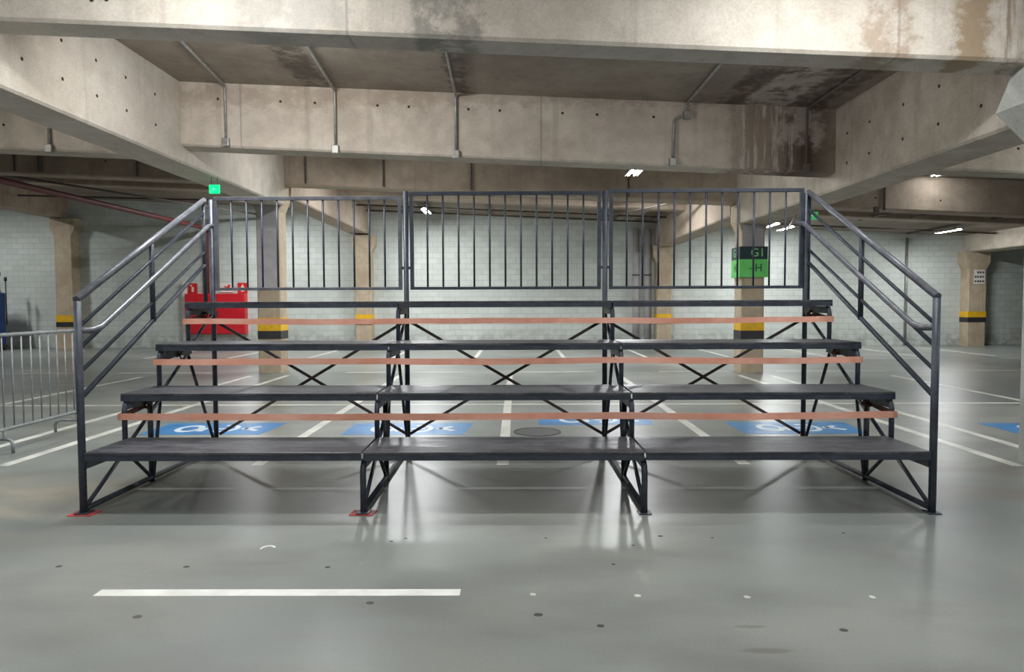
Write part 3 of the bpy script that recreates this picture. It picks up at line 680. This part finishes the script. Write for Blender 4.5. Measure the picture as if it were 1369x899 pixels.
# ------------------------------------------------------------------ salmon tapes across the fronts of the risers
def tape(k, z, seed, label, yoff=0):
    rnd = random.Random(seed)
    x0, x1 = fx(0, k*D)-.03, fx(3, k*D)+.035
    y = BY+k*D-.034+yoff; N = 60; h = .030; vs = []; fs = []
    ro = empty('barrier_tape', (BX, y, z), label=label, cat='tape')
    ph = [rnd.random()*6 for _ in range(4)]
    sag = lambda x: sum(-.010*math.sin(PI*max(0, min(1, (x-FR[j][0])/(FR[j+1][0]-FR[j][0]))))for j in range(3))
    L = MB(); top = []; 
    for i in range(N+1):
        t = i/N; x = x0+(x1-x0)*t
        dz = sag(x)*.6+.004*math.sin(2.1*x+ph[0])+.0012*math.sin(9*x+ph[1]); tw = .002*math.sin(3*x+ph[2]); hh = h*(1-.07*abs(math.sin(1.7*x+ph[3])))
        top.append((x, dz, tw, hh))
    for th in (-.0015, .0015):
        for x, dz, tw, hh in top:
            vs += [(x, th+tw, dz-hh), (x, th, dz), (x, th-tw, dz+hh)]
    n = 3*(N+1)
    for i in range(N):
        for j in range(2):
            a = 3*i+j; fs += [(a, a+3, a+4, a+1), (n+a, n+a+1, n+a+4, n+a+3)]
        fs += [(3*i, n+3*i, n+3*i+3, 3*i+3), (3*i+2, 3*i+5, n+3*i+5, n+3*i+2)]
    fs += [(0,1,n+1,n), (1,2,n+2,n+1), (3*N, n+3*N, n+3*N+1, 3*N+1), (3*N+1, n+3*N+1, n+3*N+2, 3*N+2)]
    L.add(vs, fs, 0, False); L.build('band', M['tape'], ro)
    # ends taken back round the outer posts and knotted on the frame behind
    for s, x in ((-1, x0), (1, x1)):
        w = MB(); p = [(x, 0, 0), (x+s*.006, .03, .0), (x, .06, .004), (x-s*.02, .2, .02), (x-s*.035, .40, .05)]
        w.tube(p, 0, flat=(.004, .05)); w.build('wrapped_end', M['knot'] if True else 0, ro)
        kx, ky, kz = x-s*.04, .41, .055
        kn = MB()
        for q in range(3):
            c = [(kx+.035*math.cos(a+q)*(1+.2*q), ky+.03*math.sin(a)*(1 if q != 1 else .5), kz+.032*math.sin(a+q*1.3)) for a in [m*2*PI/14 for m in range(14)]]
            kn.tube(c, .010, 6, closed=True)
        kn.tube([(kx, ky, kz), (kx-s*.03, ky-.02, kz-.03), (kx-s*.05, ky-.03, kz-.07)], .008, 6)
        kn.build('knot', M['knot'], ro)
tape(1, .668, 1, 'salmon fabric tape stretched below the second step, lowest of three')
tape(2, 1.09, 2, 'salmon fabric tape stretched below the third step, middle of three')
tape(3, 1.45, 3, 'salmon fabric tape stretched below the top step, highest of three')

# red wooden pads under two left feet
for x, lab in ((-3.37, 'red painted wooden pad under left front foot of the stand'), (-1.2, 'red painted wooden pad under second front foot of the stand')):
    o = MB().prism([(x-.09, 5.43), (x+.09, 5.425), (x+.11, 5.56), (x-.08, 5.57)], 0, .0058, 'z').build('wooden_pad', M['red_wood']); tag(o, lab, 'pad')

# ------------------------------------------------------------------ crowd barrier
cb = empty('crowd_barrier', (-5.57, 9.12, 0), -math.radians(0), label='galvanised steel crowd control barrier left of the stand', cat='barrier')
L0 = -2.45; zt, zb = 1.30, .27
def arc(c, r, a0, a1, n=6): return [(0, c[0]+r*math.cos(a0+(a1-a0)*i/n), c[1]+r*math.sin(a0+(a1-a0)*i/n)) for i in range(n+1)]
loop = arc((-.1, zt-.1), .1, PI/2, 0)+arc((-.08, zb+.08), .08, 0, -PI/2)+arc((L0+.08, zb+.08), .08, -PI/2, -PI)+arc((L0+.1, zt-.1), .1, PI, PI/2)
MB().tube(loop, .021, 10, closed=True).build('frame', M['galv'], cb)
for n in range(15):
    y = -.155*(n+1)
    MB().tube([(0, y, zb), (0, y, zt)], .0085, 8).build('bar', M['galv'], cb)
for y in (-.12, -1.4+.0):
    MB().tube([(0, y, zb+.0), (0, y, .16), (0, y, .155)], .016, 8).tube([(-.27, y, .012), (-.275, y, .1), (-.25, y, .15), (-.2, y, .165), (.02, y, .165), (.07, y, .15), (.09, y, .1), (.088, y, .012)], .018, 10).build('foot', M['galv'], cb)
MB().ring((0, .03), .018, .032, 1.02, 1.04, n=12).box(-.008, .008, 0, .02, 1.02, 1.04).build('coupling_hook', M['galv'], cb)

# ------------------------------------------------------------------ cleaning cart at the far left
ct = empty('cleaning_cart', (-18.75, 25.3, 0), label='blue cleaning cart with mop handles against the wall at left edge', cat='cart')
MB().box(-.55, .55, -.3, .3, .12, .2).build('base', M['dark_plastic'], ct, bevel=.02)
MB().prism([(-.52,.2),(.5,.2),(.53,2.05),(-.55,2.05)], -.28, .28, 'y').build('bag', M['blue_bin'], ct, bevel=.04)
MB().prism([(-.5,2.05),(.47,2.05),(.36,2.24),(.1,2.32),(-.2,2.26),(-.42,2.16)], -.25, .25, 'y').build('liner', M['bag'], ct, bevel=.04)
for x in (-.45, .45):
    for y in (-.24, .24): MB().disc((x-.02, y, .06), .06, 'x', .04, 16).build('wheel', M['dark_plastic'], ct)
for x, z, nm in ((.44, 2.78, 'mop_handle'), (.66, 2.6, 'broom_handle')):
    MB().tube([(x, .1, .2 if x < .5 else .9), (x, .1, z)], .022, 8).tube([(x, .1, z-.14), (x, .1, z)], .05, 10).build(nm, M['dark_plastic'], ct)

# ------------------------------------------------------------------ camera and world
cam = bpy.data.cameras.new('camera'); co = bpy.data.objects.new('camera', cam); C.objects.link(co)
cam.sensor_width = 36; cam.sensor_fit = 'HORIZONTAL'; cam.lens = 960/1369*36; cam.clip_end = 200; cam.clip_start = .05
co.matrix_world = Matrix.Translation((0,0,1.63)) @ Matrix.Rotation(math.radians(.337), 4, 'Z') @ Matrix.Rotation(math.radians(90-2.66), 4, 'X') @ Matrix.Rotation(math.radians(-.208), 4, 'Z')
bpy.context.scene.camera = co
w = bpy.data.worlds.new('world'); bpy.context.scene.world = w; w.use_nodes = True
w.node_tree.nodes['Background'].inputs[0].default_value = (.8, .85, .9, 1); w.node_tree.nodes['Background'].inputs[1].default_value = .02
vs_ = bpy.context.scene.view_settings
vs_.view_transform = 'Standard'; vs_.look = 'None'; vs_.gamma = 1; vs_.use_curve_mapping = False; vs_.exposure = 0.25

GROUPS = {'concrete_beam': 'cross beams under the ceiling', 'concrete_girder': 'girders running back under the ceiling', 'concrete_column': 'concrete pillars',
          'wall_strip': 'dark vertical strips on the back wall', 'safety_sign': 'signs above the red cabinet', 'exit_sign': 'green exit signs', 'ceiling_conduit': 'conduits on the beams and ceiling',
          'tube_lamp': 'tube lamps under the ceiling', 'painted_line': 'white lines painted on the floor', 'disabled_parking_marking': 'blue disabled bay markings',
          'paint_fleck': 'white paint flecks on the floor', 'barrier_tape': 'salmon tapes across the stand', 'wooden_pad': 'red pads under the stand'}
for o in list(bpy.context.scene.objects):
    if o.parent is None and o.get('category'):
        g = GROUPS.get(o.name.split('.')[0])
        if g: o['group'] = g
